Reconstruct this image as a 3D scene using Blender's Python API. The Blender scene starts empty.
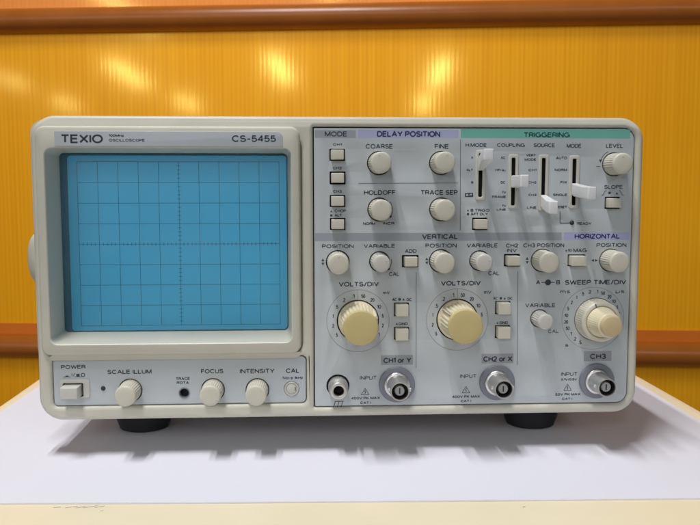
import bpy, bmesh, math, random
from mathutils import Matrix, Vector
random.seed(7)
S = 0.001                                    # everything below is written in millimetres
scn = bpy.context.scene
COL = scn.collection

# ------------------------------------------------------------------ camera
cam_data = bpy.data.cameras.new("camera")
cam = bpy.data.objects.new("camera", cam_data)
COL.objects.link(cam)
cam_data.sensor_width = 36.0
cam_data.lens = 36.0 * 800.0 / 700.0
cam_data.clip_start = 0.01
cam_data.clip_end = 60.0
_p, _y, _r = -0.0885, -0.0502, 0.0005        # pitch, yaw, roll
_R = (Matrix.Rotation(_y, 3, 'Z') @ Matrix.Rotation(_p, 3, 'X') @ Matrix.Rotation(_r, 3, 'Y'))
_m = Matrix.Identity(4)
for i in range(3):
    _m[i][0] = _R[i][0]; _m[i][1] = _R[i][2]; _m[i][2] = -_R[i][1]
_m[0][3], _m[1][3], _m[2][3] = -16.5925 * S, -400.44 * S, 134.208 * S
cam.matrix_world = _m
cam_data.dof.use_dof = True
cam_data.dof.focus_distance = 0.398
cam_data.dof.aperture_fstop = 36.0
scn.camera = cam

# ------------------------------------------------------------------ light
world = bpy.data.worlds.new("World")
scn.world = world
world.use_nodes = True
bg = world.node_tree.nodes["Background"]
bg.inputs["Color"].default_value = (0.80, 0.90, 1.0, 1.0)
bg.inputs["Strength"].default_value = 0.085
scn.view_settings.view_transform = 'Standard'
scn.view_settings.look = 'None'
scn.view_settings.exposure = 0.0
scn.view_settings.gamma = 1.0


def tube_lamp(x, y0, y1, z, watts, width=0.05, color=(1.0, 0.99, 1.0), yaw=0.0):
    """a ceiling fluorescent tube running front to back (metres)"""
    d = bpy.data.lights.new("fluorescent_tube", 'AREA')
    d.shape = 'RECTANGLE'
    d.size = width
    d.size_y = abs(y1 - y0)
    d.energy = watts
    d.color = color
    o = bpy.data.objects.new("fluorescent_tube", d)
    COL.objects.link(o)
    o.location = (x, (y0 + y1) / 2, z)
    o.rotation_euler = (0, 0, yaw)
    return o

# two ceiling tubes overhead, running front to back, then the room's rows of tubes that run off behind the camera
for (x, w) in ((-0.25, 14.0), (-0.42, 14.0)):
    tube_lamp(x, -0.72, 0.0, 1.75, w, 0.03)
for (x, y0, y1, w, yaw) in (
        (-1.00, -2.7, -4.6, 27.0, -0.15), (-3.00, -3.4, -5.6, 32.0, -0.15), (1.20, -2.7, -4.6, 24.0, -0.15),
        (-4.80, -7.3, -9.5, 80.0, -0.23), (-2.65, -7.3, -9.5, 80.0, -0.17), (-0.61, -7.9, -10.2, 80.0, -0.145), (-6.76, -8.0, -9.4, 30.0, -0.33),
        (-5.38, -11.0, -12.8, 80.0, -0.20), (-1.18, -11.5, -14.1, 90.0, -0.13), (-7.60, -10.7, -12.5, 60.0, -0.33)):
    tube_lamp(x, y0, y1, 1.73, w, 0.06, yaw=yaw)
tube_lamp(0.02, 1.25, 2.05, 1.10, 62.0, 0.09)      # lamp added beyond the partition so the sheet glows at its centre


# ------------------------------------------------------------------ materials
def mat(name, color, rough=0.5, metal=0.0, var=0.04, var_scale=40.0, bump=0.0, bump_scale=2500.0, spec=0.5, coat=0.0):
    m = bpy.data.materials.new(name)
    m.use_nodes = True
    nt = m.node_tree
    N, L = nt.nodes, nt.links
    b = N["Principled BSDF"]
    b.inputs["Roughness"].default_value = rough
    b.inputs["Metallic"].default_value = metal
    b.inputs["Specular IOR Level"].default_value = spec
    b.inputs["Coat Weight"].default_value = coat
    tc = N.new("ShaderNodeTexCoord")
    if var > 0:
        n = N.new("ShaderNodeTexNoise")
        n.inputs["Scale"].default_value = var_scale
        n.inputs["Detail"].default_value = 5.0
        L.new(tc.outputs["Object"], n.inputs["Vector"])
        r = N.new("ShaderNodeValToRGB")
        r.color_ramp.elements[0].position = 0.3
        r.color_ramp.elements[1].position = 0.7
        r.color_ramp.elements[0].color = tuple(c * (1 - var) for c in color) + (1,)
        r.color_ramp.elements[1].color = tuple(min(1, c * (1 + var)) for c in color) + (1,)
        L.new(n.outputs["Fac"], r.inputs["Fac"])
        L.new(r.outputs["Color"], b.inputs["Base Color"])
        mr = N.new("ShaderNodeMapRange")
        mr.inputs["To Min"].default_value = max(0.02, rough - 0.06)
        mr.inputs["To Max"].default_value = min(1, rough + 0.06)
        L.new(n.outputs["Fac"], mr.inputs["Value"])
        L.new(mr.outputs["Result"], b.inputs["Roughness"])
    else:
        b.inputs["Base Color"].default_value = tuple(color) + (1,)
    if bump > 0:
        n2 = N.new("ShaderNodeTexNoise")
        n2.inputs["Scale"].default_value = bump_scale
        n2.inputs["Detail"].default_value = 2.0
        L.new(tc.outputs["Object"], n2.inputs["Vector"])
        bp = N.new("ShaderNodeBump")
        bp.inputs["Strength"].default_value = bump
        bp.inputs["Distance"].default_value = 0.0002
        L.new(n2.outputs["Fac"], bp.inputs["Height"])
        L.new(bp.outputs["Normal"], b.inputs["Normal"])
    return m


M = {}
M['beige'] = mat("beige_plastic", (0.61, 0.595, 0.495), 0.42, bump=0.25)
M['case'] = mat("case_paint", (0.52, 0.50, 0.44), 0.5, bump=0.3)
M['panel'] = mat("panel_paint", (0.525, 0.565, 0.585), 0.45, var=0.02, bump=0.1)
M['ivory'] = mat("ivory_plastic", (0.64, 0.615, 0.51), 0.36, var=0.03, bump=0.1)
M['ivory_grey'] = mat("pale_grey_plastic", (0.60, 0.59, 0.54), 0.38, var=0.03)
M['white'] = mat("white_plastic", (0.82, 0.82, 0.83), 0.3, var=0.015)
M['cream'] = mat("cream_plastic", (0.78, 0.70, 0.48), 0.32, var=0.02)
M['yellow'] = mat("yellowed_plastic", (0.64, 0.53, 0.245), 0.34, var=0.03)
M['tan'] = mat("tan_plastic", (0.62, 0.50, 0.29), 0.36, var=0.03)
M['black'] = mat("black_gap", (0.012, 0.013, 0.014), 0.6, var=0)
M['rubber'] = mat("black_rubber", (0.02, 0.021, 0.023), 0.6, var=0.1, bump=0.3)
M['ink'] = mat("dark_ink", (0.035, 0.045, 0.065), 0.6, var=0)
M['ink_blue'] = mat("navy_ink", (0.035, 0.035, 0.13), 0.6, var=0)
M['ink_green'] = mat("dark_green_ink", (0.012, 0.075, 0.075), 0.6, var=0)
M['ink_pale'] = mat("pale_ink", (0.72, 0.75, 0.8), 0.6, var=0)
M['ink_grey'] = mat("grey_ink", (0.16, 0.18, 0.22), 0.6, var=0)
M['band_grey'] = mat("grey_band_ink", (0.35, 0.375, 0.41), 0.5, var=0.02)
M['band_lav'] = mat("lavender_band_ink", (0.44, 0.46, 0.70), 0.5, var=0.02)
M['band_green'] = mat("green_band_ink", (0.17, 0.50, 0.41), 0.5, var=0.02)
M['label_grey'] = mat("grey_label_ink", (0.33, 0.345, 0.37), 0.5, var=0.02)
M['plate'] = mat("name_plate_metal", (0.50, 0.53, 0.56), 0.35, var=0.02)
M['metal'] = mat("nickel", (0.74, 0.73, 0.71), 0.38, metal=1.0, var=0.06, var_scale=300)
M['flange'] = mat("slate_plastic", (0.215, 0.225, 0.265), 0.4, var=0.05)
M['dark_plastic'] = mat("dark_insulator", (0.03, 0.03, 0.033), 0.45, var=0)
M['teflon'] = mat("insulator_grey", (0.42, 0.42, 0.42), 0.4, var=0)
M['shroud'] = mat("dark_shroud", (0.03, 0.035, 0.04), 0.5, var=0)
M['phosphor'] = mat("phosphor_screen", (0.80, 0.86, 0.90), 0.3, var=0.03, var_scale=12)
_b = M['phosphor'].node_tree.nodes["Principled BSDF"]   # faint glow added to brighten the tube face
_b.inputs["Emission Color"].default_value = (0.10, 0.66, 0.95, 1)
_nt = M['phosphor'].node_tree                            # the added glow varies unevenly
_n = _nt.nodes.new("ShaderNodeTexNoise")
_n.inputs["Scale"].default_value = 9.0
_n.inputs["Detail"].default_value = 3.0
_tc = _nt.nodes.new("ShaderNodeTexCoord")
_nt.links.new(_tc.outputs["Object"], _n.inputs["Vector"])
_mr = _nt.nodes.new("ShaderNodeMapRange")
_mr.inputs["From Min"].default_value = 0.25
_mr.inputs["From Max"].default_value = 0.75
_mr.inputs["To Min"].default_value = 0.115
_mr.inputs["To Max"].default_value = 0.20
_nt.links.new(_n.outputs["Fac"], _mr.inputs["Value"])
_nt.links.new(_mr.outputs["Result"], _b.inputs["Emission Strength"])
M['grid'] = mat("graticule_ink", (0.24, 0.34, 0.40), 0.5, var=0)
M['paper'] = mat("white_paper", (0.785, 0.785, 0.855), 0.75, var=0.012, var_scale=12, bump=0.15, bump_scale=600)
M['rim'] = mat("cream_laminate", (0.88, 0.775, 0.545), 0.4, var=0.045, var_scale=14, bump=0.05, bump_scale=300)
M['rail'] = mat("brown_rail_paint", (0.40, 0.12, 0.012), 0.30, spec=0.45, var=0.08, var_scale=20, bump=0.2, bump_scale=700)
M['rail_reflection'] = mat("painted_rail_reflection", (0.74, 0.19, 0.012), 0.4, var=0.03)


def filter_material():
    m = bpy.data.materials.new("blue_filter")
    m.use_nodes = True
    nt = m.node_tree
    N, L = nt.nodes, nt.links
    N.clear()
    out = N.new("ShaderNodeOutputMaterial")
    tr = N.new("ShaderNodeBsdfTransparent")
    tr.inputs["Color"].default_value = (0.33, 0.82, 1.0) + (1,)
    gl = N.new("ShaderNodeBsdfGlossy")
    gl.inputs["Roughness"].default_value = 0.32
    fr = N.new("ShaderNodeFresnel")
    fr.inputs["IOR"].default_value = 1.7
    mx = N.new("ShaderNodeMixShader")
    L.new(fr.outputs["Fac"], mx.inputs["Fac"])
    L.new(tr.outputs["BSDF"], mx.inputs[1])
    L.new(gl.outputs["BSDF"], mx.inputs[2])
    df = N.new("ShaderNodeBsdfDiffuse")                  # pale blue haze put into the filter to lighten the screen
    df.inputs["Color"].default_value = (0.45, 0.85, 1.0, 1)
    tc = N.new("ShaderNodeTexCoord")
    nz = N.new("ShaderNodeTexNoise")
    nz.inputs["Scale"].default_value = 22.0
    nz.inputs["Detail"].default_value = 6.0
    L.new(tc.outputs["Object"], nz.inputs["Vector"])
    mr = N.new("ShaderNodeMapRange")
    mr.inputs["From Min"].default_value = 0.3
    mr.inputs["From Max"].default_value = 0.75
    mr.inputs["To Min"].default_value = 0.06
    mr.inputs["To Max"].default_value = 0.16
    L.new(nz.outputs["Fac"], mr.inputs["Value"])
    m2 = N.new("ShaderNodeMixShader")
    L.new(mr.outputs["Result"], m2.inputs["Fac"])
    L.new(mx.outputs["Shader"], m2.inputs[1])
    L.new(df.outputs["BSDF"], m2.inputs[2])
    L.new(m2.outputs["Shader"], out.inputs["Surface"])
    return m


M['filter'] = filter_material()


def sheet_material(name, c0, c1):
    """fluted twin-wall plastic: vertical ribs every few millimetres, glossy skin"""
    m = bpy.data.materials.new(name)
    m.use_nodes = True
    nt = m.node_tree
    N, L = nt.nodes, nt.links
    b = N["Principled BSDF"]
    b.inputs["Roughness"].default_value = 0.09
    b.inputs["Specular IOR Level"].default_value = 0.6
    b.inputs["Specular Tint"].default_value = (1.0, 0.80, 0.22, 1.0)
    b.inputs["Coat Weight"].default_value = 0.3
    b.inputs["Coat Roughness"].default_value = 0.3
    tc = N.new("ShaderNodeTexCoord")
    w = N.new("ShaderNodeTexWave")
    w.wave_type = 'BANDS'
    w.bands_direction = 'X'
    w.wave_profile = 'SIN'
    w.inputs["Scale"].default_value = 0.314 / 0.0066     # one rib each 6.6 mm
    w.inputs["Distortion"].default_value = 0.35
    w.inputs["Detail"].default_value = 2.0
    w.inputs["Detail Scale"].default_value = 0.6
    L.new(tc.outputs["Object"], w.inputs["Vector"])
    n = N.new("ShaderNodeTexNoise")                      # uneven ribs: stretched along Z
    mp = N.new("ShaderNodeMapping")
    mp.inputs["Scale"].default_value = (230.0, 1.0, 1.4)
    L.new(tc.outputs["Object"], mp.inputs["Vector"])
    L.new(mp.outputs["Vector"], n.inputs["Vector"])
    n.inputs["Scale"].default_value = 1.0
    n.inputs["Detail"].default_value = 3.0
    big = N.new("ShaderNodeTexNoise")
    big.inputs["Scale"].default_value = 3.0
    L.new(tc.outputs["Object"], big.inputs["Vector"])
    r = N.new("ShaderNodeValToRGB")
    r.color_ramp.elements[0].color = c0 + (1,)
    r.color_ramp.elements[1].color = c1 + (1,)
    r.color_ramp.elements[0].position = 0.15
    r.color_ramp.elements[1].position = 0.85
    a1 = N.new("ShaderNodeMath"); a1.operation = 'MULTIPLY_ADD'
    a1.inputs[1].default_value = 0.18
    L.new(w.outputs["Fac"], a1.inputs[0])
    a2 = N.new("ShaderNodeMath"); a2.operation = 'MULTIPLY'
    a2.inputs[1].default_value = 0.62
    L.new(n.outputs["Fac"], a2.inputs[0])
    L.new(a2.outputs["Value"], a1.inputs[2])
    a3 = N.new("ShaderNodeMath"); a3.operation = 'MULTIPLY_ADD'
    a3.inputs[1].default_value = 0.5
    L.new(big.outputs["Fac"], a3.inputs[0])
    a4 = N.new("ShaderNodeMath"); a4.operation = 'SUBTRACT'
    L.new(a1.outputs["Value"], a4.inputs[0]); a4.inputs[1].default_value = 0.15
    L.new(a4.outputs["Value"], a3.inputs[2])
    L.new(a3.outputs["Value"], r.inputs["Fac"])
    L.new(r.outputs["Color"], b.inputs["Base Color"])
    tl = N.new("ShaderNodeBsdfTranslucent")              # light from beyond glows through
    L.new(r.outputs["Color"], tl.inputs["Color"])
    mx = N.new("ShaderNodeMixShader")
    mx.inputs["Fac"].default_value = 0.22
    L.new(b.outputs["BSDF"], mx.inputs[1])
    L.new(tl.outputs["BSDF"], mx.inputs[2])
    L.new(mx.outputs["Shader"], N["Material Output"].inputs["Surface"])
    bp = N.new("ShaderNodeBump")
    bp.inputs["Strength"].default_value = 0.055
    bp.inputs["Distance"].default_value = 0.0006
    L.new(a1.outputs["Value"], bp.inputs["Height"])
    L.new(bp.outputs["Normal"], b.inputs["Normal"])
    return m


M['sheet'] = sheet_material("orange_fluted_sheet", (0.66, 0.245, 0.002), (0.83, 0.395, 0.012))
M['sheet_lit_red'] = sheet_material("orange_fluted_sheet_lit_red", (0.62, 0.20, 0.035), (0.74, 0.27, 0.06))  # same orange sheet, its different light put into a redder colour


# ------------------------------------------------------------------ mesh helpers (millimetres in, metres out)
def link_mesh(name, me, material, parent=None, loc=(0, 0, 0), smooth=None):
    o = bpy.data.objects.new(name, me)
    COL.objects.link(o)
    if material is not None:
        me.materials.clear()
        me.materials.append(material)
    if parent is not None:
        o.parent = parent
    o.location = Vector(loc) * S
    if smooth is not None:
        for p in me.polygons:
            p.use_smooth = True
        me.set_sharp_from_angle(angle=math.radians(smooth))
    return o


def bm_obj(name, bm, material, parent=None, loc=(0, 0, 0), smooth=30):
    bmesh.ops.recalc_face_normals(bm, faces=bm.faces[:])
    for v in bm.verts:
        v.co *= S
    me = bpy.data.meshes.new(name)
    bm.to_mesh(me)
    bm.free()
    return link_mesh(name, me, material, parent, loc, smooth)


def rrect(x0, z0, x1, z1, r, n=7):
    """outline of a rounded rectangle, r = one radius or (bl, br, tr, tl)"""
    if z0 > z1: z0, z1 = z1, z0
    rr = (r,) * 4 if not isinstance(r, (tuple, list)) else r
    pts = []
    for (cx, cz, a, q) in ((x0, z0, 180, rr[0]), (x1, z0, 270, rr[1]), (x1, z1, 0, rr[2]), (x0, z1, 90, rr[3])):
        if q <= 0:
            pts.append((cx, cz)); continue
        ox = cx + q if cx == x0 else cx - q
        oz = cz + q if cz == z0 else cz - q
        for k in range(n + 1):
            t = math.radians(a + 90 * k / n)
            pts.append((ox + q * math.cos(t), oz + q * math.sin(t)))
    return pts


def circ(cx, cz, r, n=40):
    return [(cx + r * math.cos(2 * math.pi * k / n), cz + r * math.sin(2 * math.pi * k / n)) for k in range(n)]


DG = bpy.context.evaluated_depsgraph_get


def curve_mesh(cu, name):
    """turn a filled curve lying in x,y into a mesh standing in x,z and facing -y"""
    o = bpy.data.objects.new("tmp", cu)
    COL.objects.link(o)
    dg = DG()
    dg.update()
    me = bpy.data.meshes.new_from_object(o.evaluated_get(dg))
    me.name = name
    bpy.data.objects.remove(o)
    return me


def stand(me, y, k=S):
    me.transform(Matrix(((k, 0, 0, 0), (0, 0, -k, y * S), (0, k, 0, 0), (0, 0, 0, 1))))


def plate(name, outline, holes, y_front, thick, material, parent=None, bevel=0.0, bres=2, smooth=35):
    """a flat plate with real holes cut through it and rounded edges"""
    cu = bpy.data.curves.new(name, 'CURVE')
    cu.dimensions = '2D'
    cu.fill_mode = 'BOTH'
    for pts in [outline] + list(holes):
        sp = cu.splines.new('POLY')
        sp.points.add(len(pts) - 1)
        for q, (x, z) in zip(sp.points, pts):
            q.co = (x, z, 0, 1)
        sp.use_cyclic_u = True
    if thick > 0:
        cu.extrude = max(thick / 2 - bevel, 0.0)
        cu.bevel_depth = bevel
        cu.bevel_resolution = bres
        cu.offset = -bevel
    me = curve_mesh(cu, name)
    bpy.data.curves.remove(cu)
    stand(me, y_front + thick / 2)
    bm = bmesh.new(); bm.from_mesh(me)
    bmesh.ops.remove_doubles(bm, verts=bm.verts[:], dist=1e-6)
    bm.to_mesh(me); bm.free()
    return link_mesh(name, me, material, parent, smooth=smooth)


# ---- lettering: every character is drawn as round-ended strokes (cap height 1, baseline 0)
def _el(cx, cy, rx, ry, a0, a1, n=14):
    return [(cx + rx * math.cos(math.radians(a0 + (a1 - a0) * k / n)), cy + ry * math.sin(math.radians(a0 + (a1 - a0) * k / n))) for k in range(n + 1)]


def _bowl(x0, x1, y0, y1, r):
    """the D-shaped stroke of B, D, P and R"""
    h = (y1 - y0) / 2
    return [(x0, y1), (x1 - r, y1)] + _el(x1 - r, (y0 + y1) / 2, r, h, 90, -90, 10) + [(x0, y0)]


GLYPHS = {
    'A': (.80, [[(0, 0), (.40, 1), (.80, 0)], [(.13, .32), (.67, .32)]]),
    'B': (.66, [[(0, 0), (0, 1)], _bowl(0, .62, .53, 1, .24), _bowl(0, .66, 0, .53, .26)]),
    'C': (.80, [_el(.42, .5, .42, .5, 42, 318, 22)]),
    'D': (.74, [[(0, 0), (0, 1)], _bowl(0, .74, 0, 1, .42)]),
    'E': (.60, [[(.60, 1), (0, 1), (0, 0), (.60, 0)], [(0, .53), (.55, .53)]]),
    'F': (.56, [[(.56, 1), (0, 1), (0, 0)], [(0, .52), (.50, .52)]]),
    'G': (.84, [_el(.42, .5, .42, .5, 45, 350, 22), [(.50, .46), (.84, .46), (.84, .02)]]),
    'H': (.70, [[(0, 0), (0, 1)], [(.70, 0), (.70, 1)], [(0, .53), (.70, .53)]]),
    'I': (.02, [[(0.01, 0), (0.01, 1)]]),
    'J': (.50, [[(.50, 1), (.50, .26)] + _el(.25, .26, .25, .26, 0, -180, 10)]),
    'K': (.68, [[(0, 0), (0, 1)], [(.64, 1), (0, .36)], [(.22, .56), (.68, 0)]]),
    'L': (.54, [[(0, 1), (0, 0), (.54, 0)]]),
    'M': (.84, [[(0, 0), (0, 1), (.42, .06), (.84, 1), (.84, 0)]]),
    'N': (.70, [[(0, 0), (0, 1), (.70, 0), (.70, 1)]]),
    'O': (.86, [_el(.43, .5, .43, .5, 90, 450, 28)]),
    'P': (.64, [[(0, 0), (0, 1)], _bowl(0, .64, .46, 1, .27)]),
    'Q': (.86, [_el(.43, .5, .43, .5, 90, 450, 28), [(.52, .24), (.84, -.04)]]),
    'R': (.67, [[(0, 0), (0, 1)], _bowl(0, .65, .47, 1, .26), [(.36, .47), (.62, .30), (.67, 0)]]),
    'S': (.66, [_el(.33, .75, .30, .25, 25, 250, 14) + _el(.33, .26, .33, .26, 75, -160, 16)]),
    'T': (.68, [[(0, 1), (.68, 1)], [(.34, 1), (.34, 0)]]),
    'U': (.68, [[(0, 1), (0, .32)] + _el(.34, .32, .34, .32, 180, 360, 12) + [(.68, 1)]]),
    'V': (.76, [[(0, 1), (.38, 0), (.76, 1)]]),
    'W': (1.10, [[(0, 1), (.27, 0), (.55, .96), (.83, 0), (1.10, 1)]]),
    'X': (.72, [[(0, 0), (.72, 1)], [(0, 1), (.72, 0)]]),
    'Y': (.74, [[(0, 1), (.37, .44), (.74, 1)], [(.37, .44), (.37, 0)]]),
    'Z': (.66, [[(0, 1), (.66, 1), (0, 0), (.66, 0)]]),
    '0': (.60, [_el(.30, .5, .30, .5, 90, 450, 22)]),
    '1': (.24, [[(0, .78), (.24, 1), (.24, 0)]]),
    '2': (.58, [_el(.29, .72, .28, .28, 165, -30, 12) + [(0, 0), (.58, 0)]]),
    '3': (.58, [_el(.28, .75, .26, .25, 150, -80, 12) + [(.22, .53)], [(.24, .53)] + _el(.28, .265, .30, .265, 80, -155, 14)]),
    '4': (.62, [[(.46, 0), (.46, 1), (0, .28), (.62, .28)]]),
    '5': (.58, [[(.52, 1), (.10, 1), (.04, .50)] + _el(.28, .31, .30, .31, 130, -155, 16)]),
    '6': (.58, [_el(.29, .31, .29, .31, 0, 360, 20), _el(.40, .40, .40, .60, 180, 75, 10)]),
    '7': (.56, [[(0, 1), (.56, 1), (.20, 0)]]),
    '8': (.58, [_el(.29, .76, .25, .24, 0, 360, 18), _el(.29, .27, .29, .27, 0, 360, 18)]),
    '9': (.58, [_el(.29, .69, .29, .31, 0, 360, 20), _el(.18, .60, .40, .60, 0, -105, 10)]),
    '-': (.40, [[(0, .42), (.40, .42)]]),
    '/': (.40, [[(0, -.06), (.40, 1.06)]]),
    '.': (.02, [[(0, 0), (0, .10)]]),
    "'": (.02, [[(.01, 1), (.01, .78)]]),
    '+': (.56, [[(0, .42), (.56, .42)], [(.28, .14), (.28, .70)]]),
    'm': (.86, [[(0, 0), (0, .70)], [(0, .46)] + _el(.215, .46, .215, .24, 180, 0, 8) + [(.43, 0)], [(.43, .46)] + _el(.645, .46, .215, .24, 180, 0, 8) + [(.86, 0)]]),
    'o': (.56, [_el(.28, .35, .28, .35, 90, 450, 20)]),
    'r': (.32, [[(0, 0), (0, .70)], [(0, .40)] + _el(.26, .42, .26, .28, 180, 80, 6)]),
    'e': (.54, [[(0.01, .37), (.54, .37)] + _el(.27, .35, .27, .35, 0, 320, 18)]),
    'j': (.16, [[(.16, .70), (.16, -.12), (0, -.22)], [(.16, .92), (.16, .94)]]),
    's': (.46, [_el(.23, .53, .20, .17, 25, 250, 10) + _el(.23, .18, .23, .18, 75, -160, 10)]),
    'p': (.56, [[(0, .70), (0, -.26)], _el(.28, .35, .28, .35, 0, 360, 18)]),
    'k': (.50, [[(0, 0), (0, 1)], [(.46, .70), (0, .26)], [(.16, .42), (.50, 0)]]),
    'z': (.48, [[(0, .70), (.48, .70), (0, 0), (.48, 0)]]),
    'x': (.50, [[(0, 0), (.50, .70)], [(0, .70), (.50, 0)]]),
    '\u00b5': (.56, [[(0, .70), (0, -.26)], [(0, .24)] + _el(.27, .24, .27, .24, 180, 360, 10) + [(.54, .70)], [(.54, .24), (.56, 0)]]),
    ' ': (.14, []),
}


def text_mesh(t, cx, cz, w, h, y, bold=0.012, shear=0.0):
    """lettering of total width w and cap height h (mm) centred on cx, cz; raised ink a few hundredths of a millimetre thick"""
    lw = h * (0.15 + 3.2 * bold)                   # stroke width
    lw = min(max(lw, 0.30), h * 0.23)
    gap = 0.24
    pen = 0.0
    strokes = []
    for ch in t:
        gw, st = GLYPHS[ch]
        for pts in st:
            strokes.append([(pen + px, py) for px, py in pts])
        pen += gw + gap
    total = max(pen - gap, 0.02)
    kx = (w - lw) / total if total > 0.05 else 1.0
    kz = h - lw
    cu = bpy.data.curves.new("t", 'CURVE')
    cu.dimensions = '3D'
    cu.bevel_depth = lw / 2
    cu.bevel_resolution = 1
    cu.use_fill_caps = True
    runs = []
    for pts in strokes:                              # break each stroke where it turns sharply, so it keeps its width there
        P = [Vector((cx - total * kx / 2 + px * kx, cz - kz / 2 + py * kz)) for px, py in pts]
        run = [P[0]]
        for i in range(1, len(P)):
            run.append(P[i])
            if i < len(P) - 1 and (P[i] - P[i - 1]).angle(P[i + 1] - P[i], 0) > 0.75:
                d = (P[i] - P[i - 1]).normalized() * lw * 0.35
                run[-1] = P[i] + d
                runs.append(run)
                run = [P[i] - (P[i + 1] - P[i]).normalized() * lw * 0.35]
        runs.append(run)
    for run in runs:
        sp = cu.splines.new('POLY')
        sp.points.add(len(run) - 1)
        for q, v in zip(sp.points, run):
            q.co = (v.x, v.y, 0, 1)
    me = curve_mesh(cu, "lettering")
    bpy.data.curves.remove(cu)
    me.transform(Matrix(((S, 0, 0, 0), (0, 0, -S * 0.05 / lw, y * S), (0, S, 0, 0), (0, 0, 0, 1))))
    return me


def join_meshes(name, meshes):
    bm = bmesh.new()
    for me in meshes:
        bm.from_mesh(me)
        bpy.data.meshes.remove(me)
    out = bpy.data.meshes.new(name)
    bm.to_mesh(out)
    bm.free()
    return out


def poly_mesh(polys, y):
    bm = bmesh.new()
    for pts in polys:
        vs = [bm.verts.new((x * S, y * S, z * S)) for x, z in pts]
        f = bm.faces.new(vs)
        f.normal_update()
        if f.normal.y > 0:
            f.normal_flip()
    me = bpy.data.meshes.new("p")
    bm.to_mesh(me); bm.free()
    return me


def stroke(pts, w):
    """a line of width w along points, as quads"""
    out = []
    for (ax, az), (bx, bz) in zip(pts, pts[1:]):
        dx, dz = bx - ax, bz - az
        l = math.hypot(dx, dz) or 1
        nx, nz = -dz / l * w / 2, dx / l * w / 2
        out.append([(ax + nx, az + nz), (ax - nx, az - nz), (bx - nx, bz - nz), (bx + nx, bz + nz)])
    return out


def arc(cx, cz, r, a0, a1, n=24):
    """angles in degrees clockwise from straight up"""
    return [(cx + r * math.sin(math.radians(a0 + (a1 - a0) * k / n)), cz + r * math.cos(math.radians(a0 + (a1 - a0) * k / n))) for k in range(n + 1)]


def tri(cx, cz, s, up=True):
    d = 1 if up else -1
    return [(cx - s * .5, cz - d * s * .45), (cx + s * .5, cz - d * s * .45), (cx, cz + d * s * .5)]


def sq(cx, cz, s):
    return [(cx - s / 2, cz - s / 2), (cx + s / 2, cz - s / 2), (cx + s / 2, cz + s / 2), (cx - s / 2, cz + s / 2)]


def lathe(bm, prof, n=48, cx=0, cz=0, teeth=None, depth=0.0, cap_front=False, cap_back=False):
    """spin a profile of (radius, y, knurled?) about the y axis; knurled rings get teeth"""
    rings = []
    for item in prof:
        r, y = item[0], item[1]
        kn = len(item) > 2 and item[2]
        ring = []
        for k in range(n):
            a = 2 * math.pi * k / n
            q = r
            if kn and teeth:
                ph = (k * teeth / n) % 1.0
                q = r - depth * (0.5 + 0.5 * math.cos(2 * math.pi * ph)) ** 1.5
            ring.append(bm.verts.new((cx + q * math.sin(a), y, cz + q * math.cos(a))))
        rings.append(ring)
    for A, B in zip(rings, rings[1:]):
        for k in range(n):
            bm.faces.new((A[k], A[(k + 1) % n], B[(k + 1) % n], B[k]))
    if cap_back: bm.faces.new(rings[0])
    if cap_front: bm.faces.new(list(reversed(rings[-1])))


def hexa(bm, a, b):
    """box between two rectangles a and b, each (x0, z0, x1, z1, y)"""
    va = [bm.verts.new(p) for p in ((a[0], a[4], a[1]), (a[2], a[4], a[1]), (a[2], a[4], a[3]), (a[0], a[4], a[3]))]
    vb = [bm.verts.new(p) for p in ((b[0], b[4], b[1]), (b[2], b[4], b[1]), (b[2], b[4], b[3]), (b[0], b[4], b[3]))]
    bm.faces.new(va); bm.faces.new(list(reversed(vb)))
    for k in range(4):
        bm.faces.new((va[k], vb[k], vb[(k + 1) % 4], va[(k + 1) % 4]))


def box(bm, x0, x1, y0, y1, z0, z1):
    hexa(bm, (x0, z0, x1, z1, y1), (x0, z0, x1, z1, y0))


def bevel_all(bm, w, seg=2):
    bmesh.ops.recalc_face_normals(bm, faces=bm.faces[:])
    bmesh.ops.bevel(bm, geom=[e for e in bm.edges if len(e.link_faces) == 2 and e.calc_face_angle(0) > 0.5], offset=w, segments=seg, profile=0.6, affect='EDGES')


def loft(name, loops, material, parent=None, cap_first=False, cap_last=False, smooth=35):
    """skin a list of equal-length closed loops of (x, y, z)"""
    bm = bmesh.new()
    R = [[bm.verts.new(p) for p in lp] for lp in loops]
    n = len(R[0])
    for A, B in zip(R, R[1:]):
        for k in range(n):
            bm.faces.new((A[k], A[(k + 1) % n], B[(k + 1) % n], B[k]))
    if cap_first: bm.faces.new(R[0])
    if cap_last: bm.faces.new(R[-1])
    return bm_obj(name, bm, material, parent, smooth=smooth)


def thing(name, label, cat, loc=(0, 0, 0), group=None):
    o = bpy.data.objects.new(name, None)
    COL.objects.link(o)
    o.empty_display_size = 0.02
    o.location = Vector(loc) * S
    o['label'] = label
    o['category'] = cat
    if group: o['group'] = group
    return o


def copy_part(o, parent, loc):
    """a copy of a part with copies of its sub-parts"""
    c = o.copy()
    COL.objects.link(c)
    c.parent = parent
    c.location = Vector(loc) * S
    for ch in o.children:
        d = ch.copy()
        COL.objects.link(d)
        d.parent = c
    return c


# ================================================================== the setting
# ---- partition: fluted orange plastic sheets held between brown tube rails
P_A, P_B = Vector((-464.0, 868.0, 0)), Vector((510.0, 751.0, 0))
part_yaw = math.atan2(P_B.y - P_A.y, P_B.x - P_A.x)
mid = (P_A + P_B) / 2
partition = thing("partition", "orange fluted plastic partition with brown tube rails standing behind the oscilloscope", "partition", (mid.x, mid.y, 0))
partition['kind'] = "thing"
partition.rotation_euler = (0, 0, part_yaw)
HALF = 1250.0
Z_UP, Z_LO, R_TUBE = 392.5, -107.5, 18.5


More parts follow.
